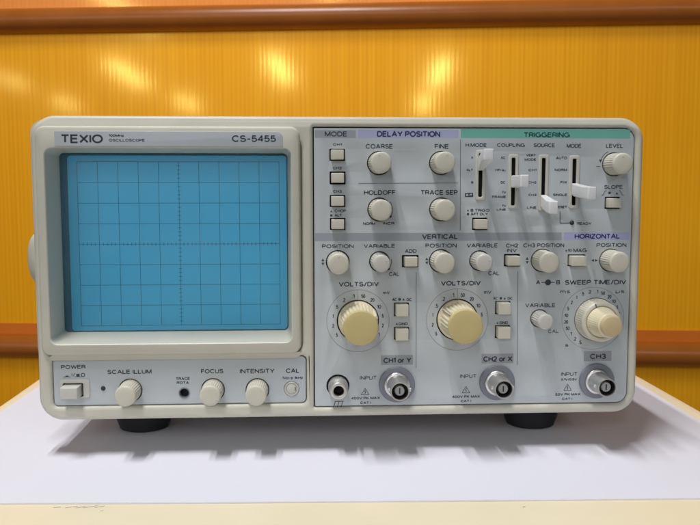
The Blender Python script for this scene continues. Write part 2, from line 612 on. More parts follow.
def sheet(name, z0, z1, material, y=6.0, t=8.0):
    bm = bmesh.new()
    box(bm, -HALF, HALF, y, y + t, z0, z1)
    for f in bm.faces[:]:                                # twin-wall sheet, open on the far side
        if f.calc_center_median().y > y + t - 0.1: bm.faces.remove(f)
    return bm_obj(name, bm, material, partition, smooth=None)


sheet("plastic_sheet", Z_LO + 4, Z_UP - 4, M['sheet'])
sheet("plastic_sheet", Z_UP + 6, Z_UP + 420, M['sheet_lit_red'])['label'] = "sheet above the upper rail, coloured redder for its different light"
sheet("plastic_sheet", Z_LO - 640, Z_LO - 6, M['sheet'])
for z in (Z_UP, Z_LO):
    bm = bmesh.new()
    n = 40
    ra = [bm.verts.new((-HALF, R_TUBE * math.cos(2 * math.pi * k / n), z + R_TUBE * math.sin(2 * math.pi * k / n))) for k in range(n)]
    rb = [bm.verts.new((HALF, v.co.y, v.co.z)) for v in ra]
    for k in range(n):
        bm.faces.new((ra[k], ra[(k + 1) % n], rb[(k + 1) % n], rb[k]))
    bm.faces.new(ra); bm.faces.new(rb)
    bm_obj("tube_rail", bm, M['rail'], partition)
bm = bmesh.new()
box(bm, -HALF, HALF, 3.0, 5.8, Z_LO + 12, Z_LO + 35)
bm_obj("rail_reflection_strip", bm, M['rail_reflection'], partition)  # strip coloured as the rail's reflection in the sheet

# ---- table with a cream rim and a sheet of white paper on it
table = thing("table", "cream laminate table top with rounded front edge under the white paper", "table", (0, 0, 0))
prof = [(-1, 0), (-0.35, 0)]
bm = bmesh.new()
R_E = 5.0
loops = []
out = rrect(-214.5, -125, 224.8, 430, 6, n=5)
def inset_loop(d, z):
    cx, cy = 5.15, 152.5
    w, h = 219.65, 277.5
    return [(cx + (x - cx) * (w - d) / w, cy + (y - cy) * (h - d) / h, z) for x, y in out]
for k in range(5):
    a = math.pi / 2 * k / 4
    loops.append(inset_loop(R_E * (1 - math.sin(a)), -R_E * (1 - math.cos(a))))
loops.append(inset_loop(0, -26.0))
loops.append(inset_loop(1.0, -27.0))
loft("table_top", loops, M['rim'], table, True, True, smooth=40)
bm = bmesh.new()
box(bm, -170, 178, -100, 400, -75, -27)
bm_obj("apron", bm, M['rim'], table)
for (x, y) in ((-160, -90), (168, -90), (-160, 388), (168, 388)):
    bm = bmesh.new()
    hexa(bm, (x - 14, y - 14, x + 14, y + 14, -700), (x - 20, y - 20, x + 20, y + 20, -75))
    bmesh.ops.transform(bm, matrix=Matrix(((1, 0, 0, 0), (0, 0, 1, 0), (0, 1, 0, 0), (0, 0, 0, 1))), verts=bm.verts[:])
    bm_obj("leg", bm, M['rim'], table)
# a few scuffs on the front edge
sc = []
for (x, y, l, a) in ((-119, -63.6, 5, 20), (-115, -64.0, 4, 25), (-111, -63.7, 6, 22), (-107, -64.0, 4, 28), (-125, -63.6, 3, 10), (74, -73.5, 1.6, 40), (-105, -68.5, 1.4, 15)):
    dx, dy = l * math.cos(math.radians(a)) / 2, l * math.sin(math.radians(a)) / 2
    sc.append([(x - dx, y - dy), (x + dx, y + dy), (x + dx + .3, y + dy - .35), (x - dx + .2, y - dy - .3)])
for q in sc:
    bm = bmesh.new()
    bm.faces.new([bm.verts.new((x, y, 0.05)) for x, y in q])
    bm_obj("scuff_mark", bm, M['ink_grey'], table, smooth=None)

bm = bmesh.new()
pc = [(-206.0, -57.5), (-60.0, -63.2), (60, -67.0), (209.0, -71.0), (210.2, 44), (212.0, 142), (214.0, 405), (60, 405), (-60, 405), (-202.0, 405), (-203.8, 147), (-205.0, 85)]
lo = [bm.verts.new((x, y, 0.08)) for x, y in pc]
hi = [bm.verts.new((x, y, 0.75)) for x, y in pc]
bm.faces.new(hi); bm.faces.new(list(reversed(lo)))
for k in range(len(pc)):
    bm.faces.new((lo[k], lo[(k + 1) % len(pc)], hi[(k + 1) % len(pc)], hi[k]))
paper = bm_obj("paper_sheet", bm, M['paper'], smooth=None)
paper['label'] = "large white paper sheet lying flat on the cream table under the oscilloscope"
paper['category'] = "paper"

# ================================================================== the oscilloscope
scope = thing("oscilloscope", "beige two channel oscilloscope with blue screen, ivory knobs and grey control panel", "oscilloscope", (0, 0, 0))
YP = 1.2                                     # the printed panels lie this far behind the bezel's face

# holes --------------------------------------------------------------
KNOB_HOLES = [(18.11, 148.30), (49.33, 148.44), (18.33, 125.19), (49.56, 125.24), (-2.59, 98.80), (49.66, 99.11), (101.96, 99.11), (137.47, 99.05), (137.66, 147.90)]
STRIP_KNOBS = [(-107.46, 34.30), (-66.07, 34.01), (-43.59, 33.72)]
VAR_HOLES = [(18.50, 98.95), (69.53, 99.17)]
SWEEP_VAR = (101.08, 69.20)
DIALS = [(7.63, 68.75), (58.49, 68.94)]
SWEEP = (130.53, 68.48)
BUTTONS = [(-2.76, 152.43, 7.73, 5.93), (-2.61, 140.95, 7.90, 6.41), (-2.66, 129.47, 7.77, 5.99), (-2.60, 117.96, 7.74, 6.02),
           (34.15, 99.03, 8.45, 6.30), (69.40, 117.83, 7.62, 6.28), (86.25, 99.26, 8.25, 6.40), (119.70, 99.05, 9.15, 6.11), (137.51, 128.36, 7.89, 6.20),
           (29.81, 74.42, 7.67, 6.99), (29.87, 62.11, 7.69, 6.71), (81.92, 74.94, 7.87, 6.82), (81.97, 62.48, 7.79, 6.91)]
SLOTS = [(69.39, 142.38, 4.88, 25.15), (86.16, 139.09, 4.91, 27.30), (101.59, 138.46, 5.03, 28.32), (117.37, 138.87, 5.15, 26.75)]
BNCS = [(27.53, 35.71), (79.43, 36.10), (131.66, 36.29)]
GND = (-2.60, 35.26)
LED_READY = (116.84, 118.32)

# bezel ----------------------------------------------------------------
crt_hole = (-84.21, 106.29, 127.52, 108.24)
strip_hole = (-82.16, 38.86, 127.10, 24.63)
pan = (66.67, 95.22, 163.15, 141.91)
def edges(r, g=0.0):
    return (r[0] - r[2] / 2 - g, r[1] - r[3] / 2 - g, r[0] + r[2] / 2 + g, r[1] + r[3] / 2 + g)
bezel = plate("front_bezel", rrect(-152.5, 19.5, 152.5, 171.3, 11.5, n=10),
      [rrect(*edges(crt_hole), (3, 5.5, 5.5, 3)), rrect(*edges(strip_hole), 2.5), rrect(*edges(pan), (0.6, 6, 6, 0.6))], 0.0, 14.0, M['beige'], scope, bevel=2.1, bres=5)
for v in bezel.data.vertices:                # the top band leans back a little
    if v.co.y < 0.008 and v.co.z > 0.166:
        v.co.y += 0.0011 * min(1.0, (v.co.z - 0.166) / 0.0035)
bezel.data.set_sharp_from_angle(angle=math.radians(35))
# the case behind it
def yl(d, y):
    return [(x, y, z) for x, z in rrect(-151 + d, 21.0 + d, 151 - d, 169.8 - d, 9.5, n=8)]
loft("case", [yl(3.0, 13.5), yl(1.2, 14.5), yl(1.2, 372), yl(3.5, 376)], M['case'], scope, False, True)
# carrying strap on the left side
hl = []
for (y, x, hz, t) in ((15, -150.5, 8, 3), (17, -156.5, 11, 3.5), (21, -162.6, 12.9, 4), (27, -165.0, 13.2, 4), (33, -163.5, 12.8, 4), (40, -156.5, 11.5, 3.5), (60, -154, 11, 3), (150, -155, 11, 3), (240, -155, 11, 3), (318, -154, 11, 3), (336, -158, 12, 4), (346, -156, 11, 4), (352, -150, 8, 3)):
    zc = (-150.63, 99.63)[1]
    xm, xr = (x - 149.5) / 2, (-149.5 - x) / 2
    hl.append([(xm + xr * (abs(math.cos(a)) ** .6) * (1 if math.cos(a) > 0 else -1), y, zc + hz * math.sin(a)) for a in [2 * math.pi * q / 16 for q in range(16)]])
loft("carrying_strap", hl, M['ivory'], scope, True, True, smooth=50)
# feet
foot0 = None
for (x, y) in ((-111.3, 52), (110.0, 47), (-112.5, 335), (110, 335)):
    if foot0 is None:
        bm = bmesh.new()
        lp = []
        for (r, z) in ((15.5, 22.5), (15.5, 6.5), (13.5, 1.2), (12.5, 0.78)):
            lp.append([bm.verts.new((r * math.cos(2 * math.pi * k / 40), r * math.sin(2 * math.pi * k / 40), z)) for k in range(40)])
        for A, B in zip(lp, lp[1:]):
            for k in range(40):
                bm.faces.new((A[k], A[(k + 1) % 40], B[(k + 1) % 40], B[k]))
        bm.faces.new(lp[0]); bm.faces.new(lp[-1])
        foot0 = bm_obj("foot", bm, M['rubber'], scope, (x, y, 0))
    else:
        copy_part(foot0, scope, (x, y, 0))

# chassis plate that shows as black in the gaps
bm = bmesh.new()
box(bm, -147, 147, 5.2, 6.2, 24, 57)
box(bm, edges(pan)[0] - 2, 147, 5.2, 6.2, 57.0, 166)
bm_obj("chassis", bm, M['black'], scope)

# CRT hood -----------------------------------------------------------
YH = -2.2
ho = edges((-85.69, 109.42, 127.16, 111.72))
hi_ = edges((-85.46, 106.98, 119.22, 96.41))
sc_ = edges((-85.60, 107.79, 115.32, 91.86))
def lp(e, r, y, n=8): return [(x, y, z) for x, z in rrect(*e, r, n)]
def grow(e, g): return (e[0] - g, e[1] - g, e[2] + g, e[3] + g)
loft("crt_hood", [lp(grow(ho, 4.0), 6.5, 3.4), lp(grow(ho, 1.2), 4.9, 3.0), lp(grow(ho, 0.9), 4.8, 0.3), lp(grow(ho, 0.7), 4.6, YH + 1.7), lp(grow(ho, 0.1), 4.2, YH + 0.5), lp(grow(ho, -0.9), 3.6, YH),
                  lp(grow(hi_, 0.5), 3.9, YH), lp(grow(hi_, 0.05), 3.5, YH + 0.45), lp(sc_, 2.4, 15.0), lp(grow(sc_, 0.3), 2.5, 16.5)], M['beige'], scope, smooth=28)
# name plate
npl = edges((-84.77, 159.78, 110.44, 7.35))
name_plate = plate("name_plate", rrect(*npl, (0.4, 0.4, 3, 0.4)), [], YH - 0.15, 0.4, M['plate'], scope, bevel=0.1)
YN = YH - 0.15 - 0.04
for (s, q, bold) in (("TEXIO", (-126.91, 159.80, 20.23, 4.33), 0.018), ("100MHz", (-110.28, 161.39, 7.20, 1.25), 0.0), ("OSCILLOSCOPE", (-105.29, 159.14, 17.31, 1.35), 0.0), ("CS-5455", (-43.72, 160.09, 21.49, 3.30), 0.012)):
    link_mesh("lettering", text_mesh(s, *q, YN, bold), M['ink'], name_plate)
# blue filter, dark shroud and the tube face behind it
fm = plate("screen_filter", rrect(*grow(sc_, 0.2), 2.5), [], 15.2, 0, M['filter'], scope)
inn = grow(sc_, -0.6)
face_e = edges((-86.03, 106.53, 113.83, 92.19))
loft("screen_shroud", [lp(inn, 2, 15.6), lp(grow(face_e, 0.5), 2, 29.0)], M['shroud'], scope)
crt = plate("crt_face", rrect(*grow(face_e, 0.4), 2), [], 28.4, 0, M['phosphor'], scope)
# graticule: ten by eight divisions with ticks on the middle lines
gx0, gz1 = (-138.36, 149.87)
gx1, gz0 = (-32.77, 62.97)
polys = []
for k in range(11):
    x = gx0 + (gx1 - gx0) * k / 10
    polys += stroke([(x, gz0), (x, gz1)], 0.28)
for k in range(9):
    z = gz0 + (gz1 - gz0) * k / 8
    polys += stroke([(gx0, z), (gx1, z)], 0.28)
mx, mz = (gx0 + gx1) / 2, (gz0 + gz1) / 2
for k in range(51):
    x = gx0 + (gx1 - gx0) * k / 50
    polys += stroke([(x, mz - 0.85), (x, mz + 0.85)], 0.3)
for k in range(41):
    z = gz0 + (gz1 - gz0) * k / 40
    polys += stroke([(mx - 0.85, z), (mx + 0.85, z)], 0.3)
g = poly_mesh(polys, 28.2)
for i, p in enumerate(g.polygons): pass
bmg = bmesh.new(); bmg.from_mesh(g)
for i, f in enumerate(bmg.faces):                         # keep crossing strokes off one another's plane
    for v in f.verts: v.co.y -= (0 if i < 11 else 0.00002 if i < 20 else 0.00004)
bmg.to_mesh(g); bmg.free()
link_mesh("graticule", g, M['grid'], crt)

# printed panels --------------------------------------------------------
pe = edges(pan, -0.55)
holes = [circ(x, z, 6.0) for x, z in KNOB_HOLES] + [circ(x, z, 5.25) for x, z in VAR_HOLES] + [circ(*SWEEP_VAR, 4.75)]
holes += [circ(x, z, 10.75, 56) for x, z in DIALS] + [circ(*SWEEP, 11.2, 56)]
holes += [rrect(*edges(b), 0.3, 2) for b in BUTTONS]
holes += [rrect(*edges(b, -0.4), 0.8, 3) for b in SLOTS]
holes += [circ(*GND, 5.9), circ(*LED_READY, 1.15, 20)] + [circ(x, z, 7.0) for x, z in BNCS]
panel = plate("front_panel", rrect(*pe, (0.5, 5.5, 5.5, 0.5)), holes, YP, 1.6, M['panel'], scope, bevel=0.15)
se = edges(strip_hole, -0.4)
POWER_FRAME = (-134.94, 35.55, 14.85, 9.47)
POWER_HOLE = (-135.74, 34.87, 10.05, 7.07)
CAL_T = (-26.23, 34.06)
ROTA = (-80.53, 32.55)
PILOT = (-120.97, 35.45)
sholes = [circ(x, z, 6.0) for x, z in STRIP_KNOBS] + [rrect(*edges(POWER_HOLE), 0.4, 2), circ(*ROTA, 2.4, 24), circ(*CAL_T, 3.9, 30), circ(*PILOT, 1.15, 20)]
strip = plate("control_strip", rrect(*se, 2.2), sholes, YP, 1.6, M['panel'], scope, bevel=0.15)

Y1 = YP - 0.03                                # bands
Y2 = YP - 0.06                                # lettering over them


def band(name, e, m):
    return plate(name, rrect(*edges(e), 0.25, 2), [], Y1, 0, M[m], panel)


band("section_band", (-3.68, 162.66, 20.34, 3.79), 'band_grey')['label'] = "grey heading band of the mode buttons"
band("section_band", (32.78, 162.82, 50.38, 3.90), 'band_lav')['label'] = "lavender heading band of the delay position knobs"
band("section_band", (102.50, 163.16, 86.64, 4.49), 'band_green')['label'] = "green heading band of the triggering section"
band("section_band", (48.78, 111.38, 125.70, 4.00), 'band_grey')['label'] = "grey heading band of the vertical section"
band("section_band", (129.91, 111.42, 34.10, 3.94), 'band_lav')['label'] = "lavender heading band of the horizontal section"
for e in ((27.64, 48.31, 16.44, 4.99), (79.60, 48.52, 16.55, 5.02), (132.08, 49.30, 14.49, 5.36)):
    band("input_label", e, 'label_grey')
band("mode_label", (63.77, 132.47, 4.17, 2.11), 'ink')


def legend(words, parent=None, m='ink', extra=None, bold=0.012, name="legend", y=Y2):
    ms = []
    for w in words:
        b = w[2] if len(w) > 2 else bold
        ms.append(text_mesh(w[0], *w[1], y, b))
    if extra:
        ms.append(poly_mesh(extra, y))
    return link_mesh(name, join_meshes(name, ms), M[m], parent or panel)


def pole(e, dx=0.0):
    return e[0] + dx, e[1]


# section headings
legend([("MODE", (-3.34, 162.74, 11.19, 2.56))], m='ink')
legend([("DELAY POSITION", (32.96, 162.82, 31.77, 2.92))], m='ink_blue', bold=0.022)
legend([("TRIGGERING", (102.83, 162.62, 23.59, 2.59))], m='ink_green', bold=0.022)
legend([("VERTICAL", (49.19, 111.45, 18.35, 2.63))], bold=0.02)
legend([("HORIZONTAL", (130.16, 111.37, 23.60, 2.61))], m='ink_blue', bold=0.022)
# mode buttons
legend([("CH1", (-2.68, 157.52, 4.38, 1.28))], bold=0)
legend([("CH2", (-2.70, 145.87, 4.39, 1.34))], bold=0)
legend([("CH3", (-2.72, 134.29, 4.40, 1.35))], bold=0)
a = (-5.80, 124.38); b_ = (-5.81, 122.28)
legend([("CHOP", (-1.29, 124.52, 5.72, 1.50)), ("ALT", (-2.30, 122.37, 3.71, 1.40))], bold=0, extra=[tri(a[0], a[1], 1.1), sq(b_[0], b_[1], 1.1)])
# knob legends
legend([("COARSE", (18.27, 156.65, 13.67, 2.33))])
legend([("FINE", (49.66, 156.72, 7.17, 2.33))])
legend([("HOLDOFF", (18.56, 133.70, 15.90, 2.40))])
legend([("TRACE SEP", (48.62, 133.74, 18.76, 2.41))])


def arrow_arc(c, r, a0, a1, w=0.28):
    pts = arc(c[0], c[1], r, a0, a1, 14)
    ex, ez = pts[-1]
    t = math.radians(a1)
    dx, dz = math.cos(t), -math.sin(t)
    nx, nz = math.sin(t), math.cos(t)
    head = [(ex + dx * 1.5, ez + dz * 1.5), (ex + nx * .75, ez + nz * .75), (ex - nx * .75, ez - nz * .75)]
    return stroke(pts, w) + [head]


h_ = KNOB_HOLES[2]
legend([("NORM", (13.25, 118.12, 6.05, 1.41)), ("INCR", (23.10, 118.20, 5.76, 1.41))], bold=0, extra=arrow_arc(h_, 6.75, 55, 118))
legend([("POSITION", (-2.57, 106.81, 15.91, 1.97))])
legend([("VARIABLE", (18.44, 106.83, 15.79, 1.97))])
legend([("ADD", (34.35, 104.18, 6.05, 1.98))])
legend([("POSITION", (49.79, 106.91, 16.02, 2.08))])
legend([("VARIABLE", (70.87, 106.88, 16.00, 2.09))])
legend([("CH2", (86.12, 106.80, 6.38, 1.94)), ("INV", (86.11, 104.27, 5.05, 1.89))])
legend([("CH3 POSITION", (102.51, 106.84, 21.14, 2.04))])
legend([("x10", (115.40, 104.18, 3.37, 1.43), 0.0), ("MAG", (121.34, 104.15, 6.86, 2.05))])
legend([("POSITION", (137.64, 106.86, 15.59, 2.05))])
for (x, y, y2) in ((322.9,259.8,264), (427,258.6,262.6), (537.2,258.4,262.4)):
    pass
UD = [((-10.10, 99.95), (-10.10, 97.83)), ((42.55, 100.21), (42.57, 98.12)), ((94.08, 100.17), (94.12, 98.07))]
for u, d in UD:
    link_mesh("updown_mark", poly_mesh([tri(u[0], u[1], 1.5), tri(d[0], d[1], 1.5, False)], Y2), M['ink'], panel)
l_, r_ = (128.03, 98.99), (130.01, 98.98)
link_mesh("sideways_mark", poly_mesh([[(l_[0] - .8, l_[1]), (l_[0] + .7, l_[1] + .7), (l_[0] + .7, l_[1] - .7)], [(r_[0] + .8, r_[1]), (r_[0] - .7, r_[1] + .7), (r_[0] - .7, r_[1] - .7)]], Y2), M['ink'], panel)
for c, q in ((VAR_HOLES[0], (25.99, 92.56, 5.29, 2.04)), (VAR_HOLES[1], (77.01, 92.68, 5.72, 2.05))):
    legend([("CAL", q)], bold=0.004, extra=arrow_arc(c, 6.1, 78, 124))
legend([("CAL", (108.48, 62.44, 5.64, 1.82))], bold=0.004)
legend([("VARIABLE", (101.36, 76.01, 15.71, 2.12))], bold=0.006)
# triggering
legend([("H.MODE", (67.05, 157.41, 10.74, 1.94))])
legend([("COUPLING", (84.67, 157.43, 14.15, 1.89))])
legend([("SOURCE", (101.73, 157.40, 10.89, 1.95))])
legend([("MODE", (116.97, 157.13, 7.59, 2.05))])
legend([("LEVEL", (137.80, 157.18, 8.87, 2.06))])
legend([("A", (65.10, 151.16, 1.12, 1.20)), ("ALT", (63.91, 145.01, 3.35, 1.20)), ("B", (65.31, 138.75, 1.12, 1.20))], bold=0)
legend([("X-Y", (63.77, 132.47, 3.16, 1.31))], m='ink_pale', bold=0, y=Y2 - 0.02)
legend([("AC", (80.80, 151.18, 2.34, 1.20)), ("HFrej", (79.48, 144.97, 5.20, 1.20)), ("DC", (80.98, 138.78, 2.40, 1.26)), ("TV", (81.55, 133.72, 2.04, 1.21)), ("FRAME", (79.09, 131.50, 7.05, 1.21)),
        ("TV", (81.67, 126.96, 2.05, 1.21)), ("LINE", (80.32, 125.09, 4.81, 1.21))], bold=0)
legend([("VERT", (94.96, 152.41, 5.01, 1.20)), ("MODE", (94.75, 150.23, 5.93, 1.25)), ("CH1", (95.87, 144.99, 4.09, 1.21)), ("CH2", (96.00, 138.75, 4.10, 1.21)), ("CH3", (96.12, 132.45, 4.11, 1.21)), ("LINE", (95.89, 126.08, 4.83, 1.22))], bold=0)
legend([("AUTO", (110.65, 151.05, 5.74, 1.35)), ("NORM", (110.48, 145.05, 6.37, 1.31)), ("FIX", (112.07, 138.83, 3.40, 1.26)), ("SINGLE", (110.31, 132.52, 7.21, 1.26)), ("RESET", (111.10, 126.34, 5.93, 1.27))], bold=0)
rl = [(110.50, 124.13), (110.64, 118.08), (116.01, 118.22)]
legend([("READY", (123.22, 117.85, 7.36, 1.43))], bold=0, extra=stroke(rl, 0.35))
a = (63.31, 124.72); b_ = (63.33, 122.80)
legend([("B TRIG'D", (69.48, 124.71, 9.70, 1.41)), ("AFT DLY", (69.10, 122.81, 8.89, 1.36))], bold=0, extra=[tri(a[0], a[1], 1.1), sq(b_[0], b_[1], 1.1)])
a = (135.91, 133.44); b_ = (139.70, 133.23)
def bez(p):                                    # a slope sign: foot, ramp, shoulder
    return stroke(p, 0.3)
legend([("SLOPE", (137.84, 136.45, 9.64, 1.98))], extra=[sq(a[0], a[1], 1.2), tri(b_[0], b_[1], 1.2)]
       + bez([(131.80, 132.17), (132.62, 132.38), (133.11, 133.49), (133.60, 134.50), (134.42, 134.61)]) + bez([(140.54, 134.60), (141.37, 134.50), (141.92, 133.49), (142.47, 132.37), (143.31, 132.17)]))
lv = KNOB_HOLES[8]
p_ = (129.64, 146.83)
legend([("+", (139.61, 153.59, 1.34, 0.60))], bold=0, extra=stroke(arc(lv[0], lv[1], 7.0, -70, -25, 10), 0.3) + [tri(lv[0] - 6.9, lv[1] + 1.6, 1.7, False)] + stroke([(p_[0] - .9, p_[1]), (p_[0] + .9, p_[1])], 0.3))
# dials
legend([("VOLTS/DIV", (8.04, 87.52, 20.38, 2.34))], bold=0.016)
legend([("VOLTS/DIV", (60.14, 87.68, 20.44, 2.41))], bold=0.016)
legend([("mV", (22.09, 83.07, 3.51, 1.79))], bold=0.006)
legend([("mV", (73.99, 82.97, 3.82, 1.80))], bold=0.006)


def dial_scale(c, r, ring, marks, h=2.0):
    ms = []
    for s, a in marks:
        t = math.radians(a)
        w = {1: 0.95, 2: 2.1}.get(len(s), 2.4) if '.' not in s else 1.55
        if s == '1': w = 0.55
        ms.append(text_mesh(s, c[0] + r * math.sin(t), c[1] + r * math.cos(t), w, h, Y2, 0.006))
    me = join_meshes("dial_scale", ms)
    ds = link_mesh("dial_scale", me, M['ink'], panel)
    for r_o, a0, a1 in ring:
        link_mesh("dial_ring", poly_mesh(stroke(arc(c[0], c[1], r_o, a0, a1, 60), 0.16), Y2), M['ink_grey'], panel)
    return ds


VD = [("5", -123.75), ("2", -101.25), ("1", -78.75), (".5", -56.25), (".2", -33.75), (".1", -11.25), ("50", 12), ("20", 34.5), ("10", 56.5), ("5", 79), ("2", 101.25), ("1", 123.75)]
for c in DIALS:
    dial_scale(c, 12.9, [(15.9, -180, 180)], VD)
    link_mesh("dial_ring", poly_mesh(stroke([(c[0], c[1] + 11.2), (c[0], c[1] + 15.8)], 0.15), Y2 - 0.01), M['ink_grey'], panel)
SW = [(".5", -153), (".2", -139), (".1", -124.5), ("50", -111), ("20", -97), ("10", -83), ("5", -68), ("2", -53), ("1", -38.5), (".5", -23.5), (".2", -8.5), (".1", 7), ("50", 21), ("20", 37), ("10", 51), ("5", 65), ("2", 80), ("1", 95), (".5", 110), (".2", 125)]
SC = (128.94, 68.96)
dial_scale(SC, 14.0, [(16.2, -180, 180)], SW, 1.9)
legend([("ms", (114.06, 83.03, 5.21, 1.96))], bold=0.006)
legend([("µs", (142.78, 82.97, 4.46, 2.02))], bold=0.006)
legend([("s", (115.60, 55.17, 1.78, 1.62))], bold=0.01)
a = (105.11, 87.79); l1, l2 = (101.68, 87.81), (108.53, 87.77)
legend([("A", (99.97, 87.87, 2.18, 2.16)), ("B", (110.40, 87.81, 2.08, 2.17)), ("SWEEP TIME/DIV", (129.88, 87.71, 32.08, 2.43))], bold=0.018, extra=[circ(a[0], a[1], 1.55, 20)] + stroke([l1, (a[0] - 1.4, a[1])], 0.4) + stroke([(a[0] + 1.4, a[1]), l2], 0.4))
# coupling buttons
for (q1, q2, s1, s2, g, gt) in (((26.15, 79.53, 2.25, 1.54), (33.71, 79.48, 2.66, 1.54), (28.81, 79.62), (30.85, 79.55), (30.71, 67.09, 4.71, 1.39), (27.44, 67.04)),
                                ((78.01, 79.72, 2.27, 1.44), (85.67, 79.67, 2.69, 1.44), (80.80, 79.75), (82.77, 79.69), (82.51, 67.15, 4.46, 1.40), (79.30, 67.10))):
    legend([("AC", q1), ("DC", q2)], bold=0, extra=[sq(s1[0], s1[1], 1.2), tri(s2[0], s2[1], 1.2)])
    legend([("GND", g)], bold=0.004, extra=[tri(gt[0], gt[1], 1.1)])
# inputs
legend([("CH1 or Y", (27.84, 48.15, 14.39, 2.80))], bold=0.02, y=Y2)
legend([("CH2 or X", (79.76, 48.31, 15.20, 2.82))], bold=0.02, y=Y2)
legend([("CH3", (132.21, 49.07, 8.43, 2.79))], bold=0.02, y=Y2)


def warning(c, s=3.6):
    x, z = c
    t = [(x - s * .56, z - s * .45), (x, z + s * .5), (x + s * .56, z - s * .45), (x - s * .56, z - s * .45)]
    bolt = [(x + .25, z + .85), (x - .35, z - .1), (x + .25, z - .2), (x - .1, z - 1.15)]
    return stroke(t, 0.26) + stroke(bolt, 0.3)


for (q, w, v, vt, ct) in (((12.92, 39.23, 8.72, 1.98), (11.34, 32.06), (11.56, 28.69, 14.80, 1.41), "400V PK MAX", (11.55, 26.23, 5.55, 1.31)),
                          ((64.55, 39.46, 8.62, 1.94), (63.44, 32.32), (63.54, 28.77, 14.47, 1.42), "400V PK MAX", (63.49, 26.45, 5.47, 1.32)),
                          ((117.28, 39.95, 8.63, 2.00), (116.61, 32.89), (116.81, 29.24, 13.29, 1.38), "50V PK MAX", (116.49, 26.86, 5.38, 1.27))):
    legend([("INPUT", q)], bold=0.004)
    legend([(vt, v), ("CAT I", ct)], bold=0, extra=warning(w))
legend([("0.1V/0.5V", (117.25, 37.10, 8.42, 1.27))], bold=0)
g0 = (-2.41, 25.77)
legend([], extra=stroke([(g0[0] - 1.9, g0[1] + 1.4), (g0[0] + 2.7, g0[1] + 1.4)], 0.35) + [q for k in (0, 1, 2) for q in stroke([(g0[0] - 1.5 + k * 1.9, g0[1] + 1.4), (g0[0] - 2.5 + k * 1.9, g0[1] - 1.6)], 0.35)], name="ground_symbol")
# dividing lines
for pts in ([(7.85, 138.25), (58.36, 138.45)], [(59.01, 160.15), (59.45, 114.51)], [(37.25, 93.52), (37.48, 44.04)], [(89.40, 93.74), (90.03, 45.00)]):
    link_mesh("dividing_line", poly_mesh(stroke(pts, 0.3), Y2 - 0.01), M['ink_grey'], panel)

# control strip lettering
def slegend(words, extra=None, bold=0.012, m='ink'):
    return legend(words, strip, m, extra, bold)
u = (-138.70, 42.32); u2 = (-134.45, 42.27)
def pushmark(c, up):
    x, z = c
    h = 1.0 if up else 0.45
    return stroke([(x - 1.7, z - .8), (x - .8, z - .8)], 0.3) + stroke([(x + .8, z - .8), (x + 1.7, z - .8)], 0.3) + [[(x - .8, z - .8), (x + .8, z - .8), (x + .8, z - .8 + h * 1.5), (x - .8, z - .8 + h * 1.5)]]
legend([("POWER", (-135.45, 46.62, 12.14, 2.04))], strip)
po = (-130.78, 42.48)
slegend([("I", (-136.22, 42.60, 0.40, 1.63)), ("/", (-135.23, 42.64, 0.79, 1.74))], bold=0.0, extra=pushmark(u, False) + pushmark((-133.26, 42.36), True) + stroke(arc(po[0], po[1], 0.85, 0, 360, 18), 0.4))
slegend([("SCALE ILLUM", (-107.66, 43.84, 21.98, 2.25))])
slegend([("TRACE", (-81.09, 39.98, 7.12, 1.44)), ("ROTA", (-81.13, 37.92, 6.12, 1.44))], bold=0.0)
slegend([("FOCUS", (-66.32, 43.63, 11.26, 2.21))])
slegend([("INTENSITY", (-43.63, 43.44, 17.59, 2.27))])
slegend([("CAL", (-25.65, 43.41, 6.80, 2.33))])
slegend([("1Vp-p 1kHz", (-25.73, 39.73, 10.57, 1.40))], m='ink_blue', bold=0.0)

# ---- knobs
def control_knob(name, loc, r0, r1, h, body, capm, teeth=30, dot=True):
    bm = bmesh.new()
    lathe(bm, [(r0, 3.5), (r0, -0.6, 1), (r0 - (r0 - r1) * .5, -h * .5, 1), (r1 + .12, -h + 1.5, 1)], n=teeth * 4, teeth=teeth, depth=0.30)
    o = bm_obj(name, bm, body, scope, (loc[0], YP, loc[1]), smooth=50)
    bm = bmesh.new()
    lathe(bm, [(r1 - .15, -h + 2.2), (r1 + .16, -h + 1.6), (r1 + .05, -h + .55), (r1 - .35, -h + .12), (r1 - .8, -h), (r1 * .55, -h - .1), (r1 * .1, -h - .13)], n=48, cap_front=True)
    bm_obj("knob_cap", bm, capm, o, smooth=45)
    if dot:
        a = math.radians(dot if dot is not True else -15)
        bm = bmesh.new()
        lathe(bm, [(0.42, -h + .3), (0.42, -h - .12), (0.3, -h - .2)], n=12, cx=(r1 - 1.5) * math.sin(a), cz=(r1 - 1.5) * math.cos(a), cap_front=True)
        bm_obj("pointer_dot", bm, M['ivory_grey'], o)
    return o


def turn(o, loc, deg):
    c = copy_part(o, scope, (loc[0], YP, loc[1]))
    c.rotation_euler = (0, math.radians(deg), 0)
    return c


k0 = control_knob("knob", KNOB_HOLES[0], 5.55, 5.05, 12.5, M['ivory'], M['ivory'])
for q, dg_ in zip(KNOB_HOLES[1:] + STRIP_KNOBS, (30, 10, 80, 15, -60, 20, 25, 10, 200, 140, 60)):
    turn(k0, q, dg_)
v0 = control_knob("knob", VAR_HOLES[0], 4.75, 4.2, 12.0, M['ivory_grey'], M['ivory_grey'], teeth=24, dot=60)
turn(v0, VAR_HOLES[1], 10)
s0 = control_knob("knob", SWEEP_VAR, 4.3, 3.8, 11.5, M['ivory_grey'], M['ivory_grey'], teeth=22, dot=40)


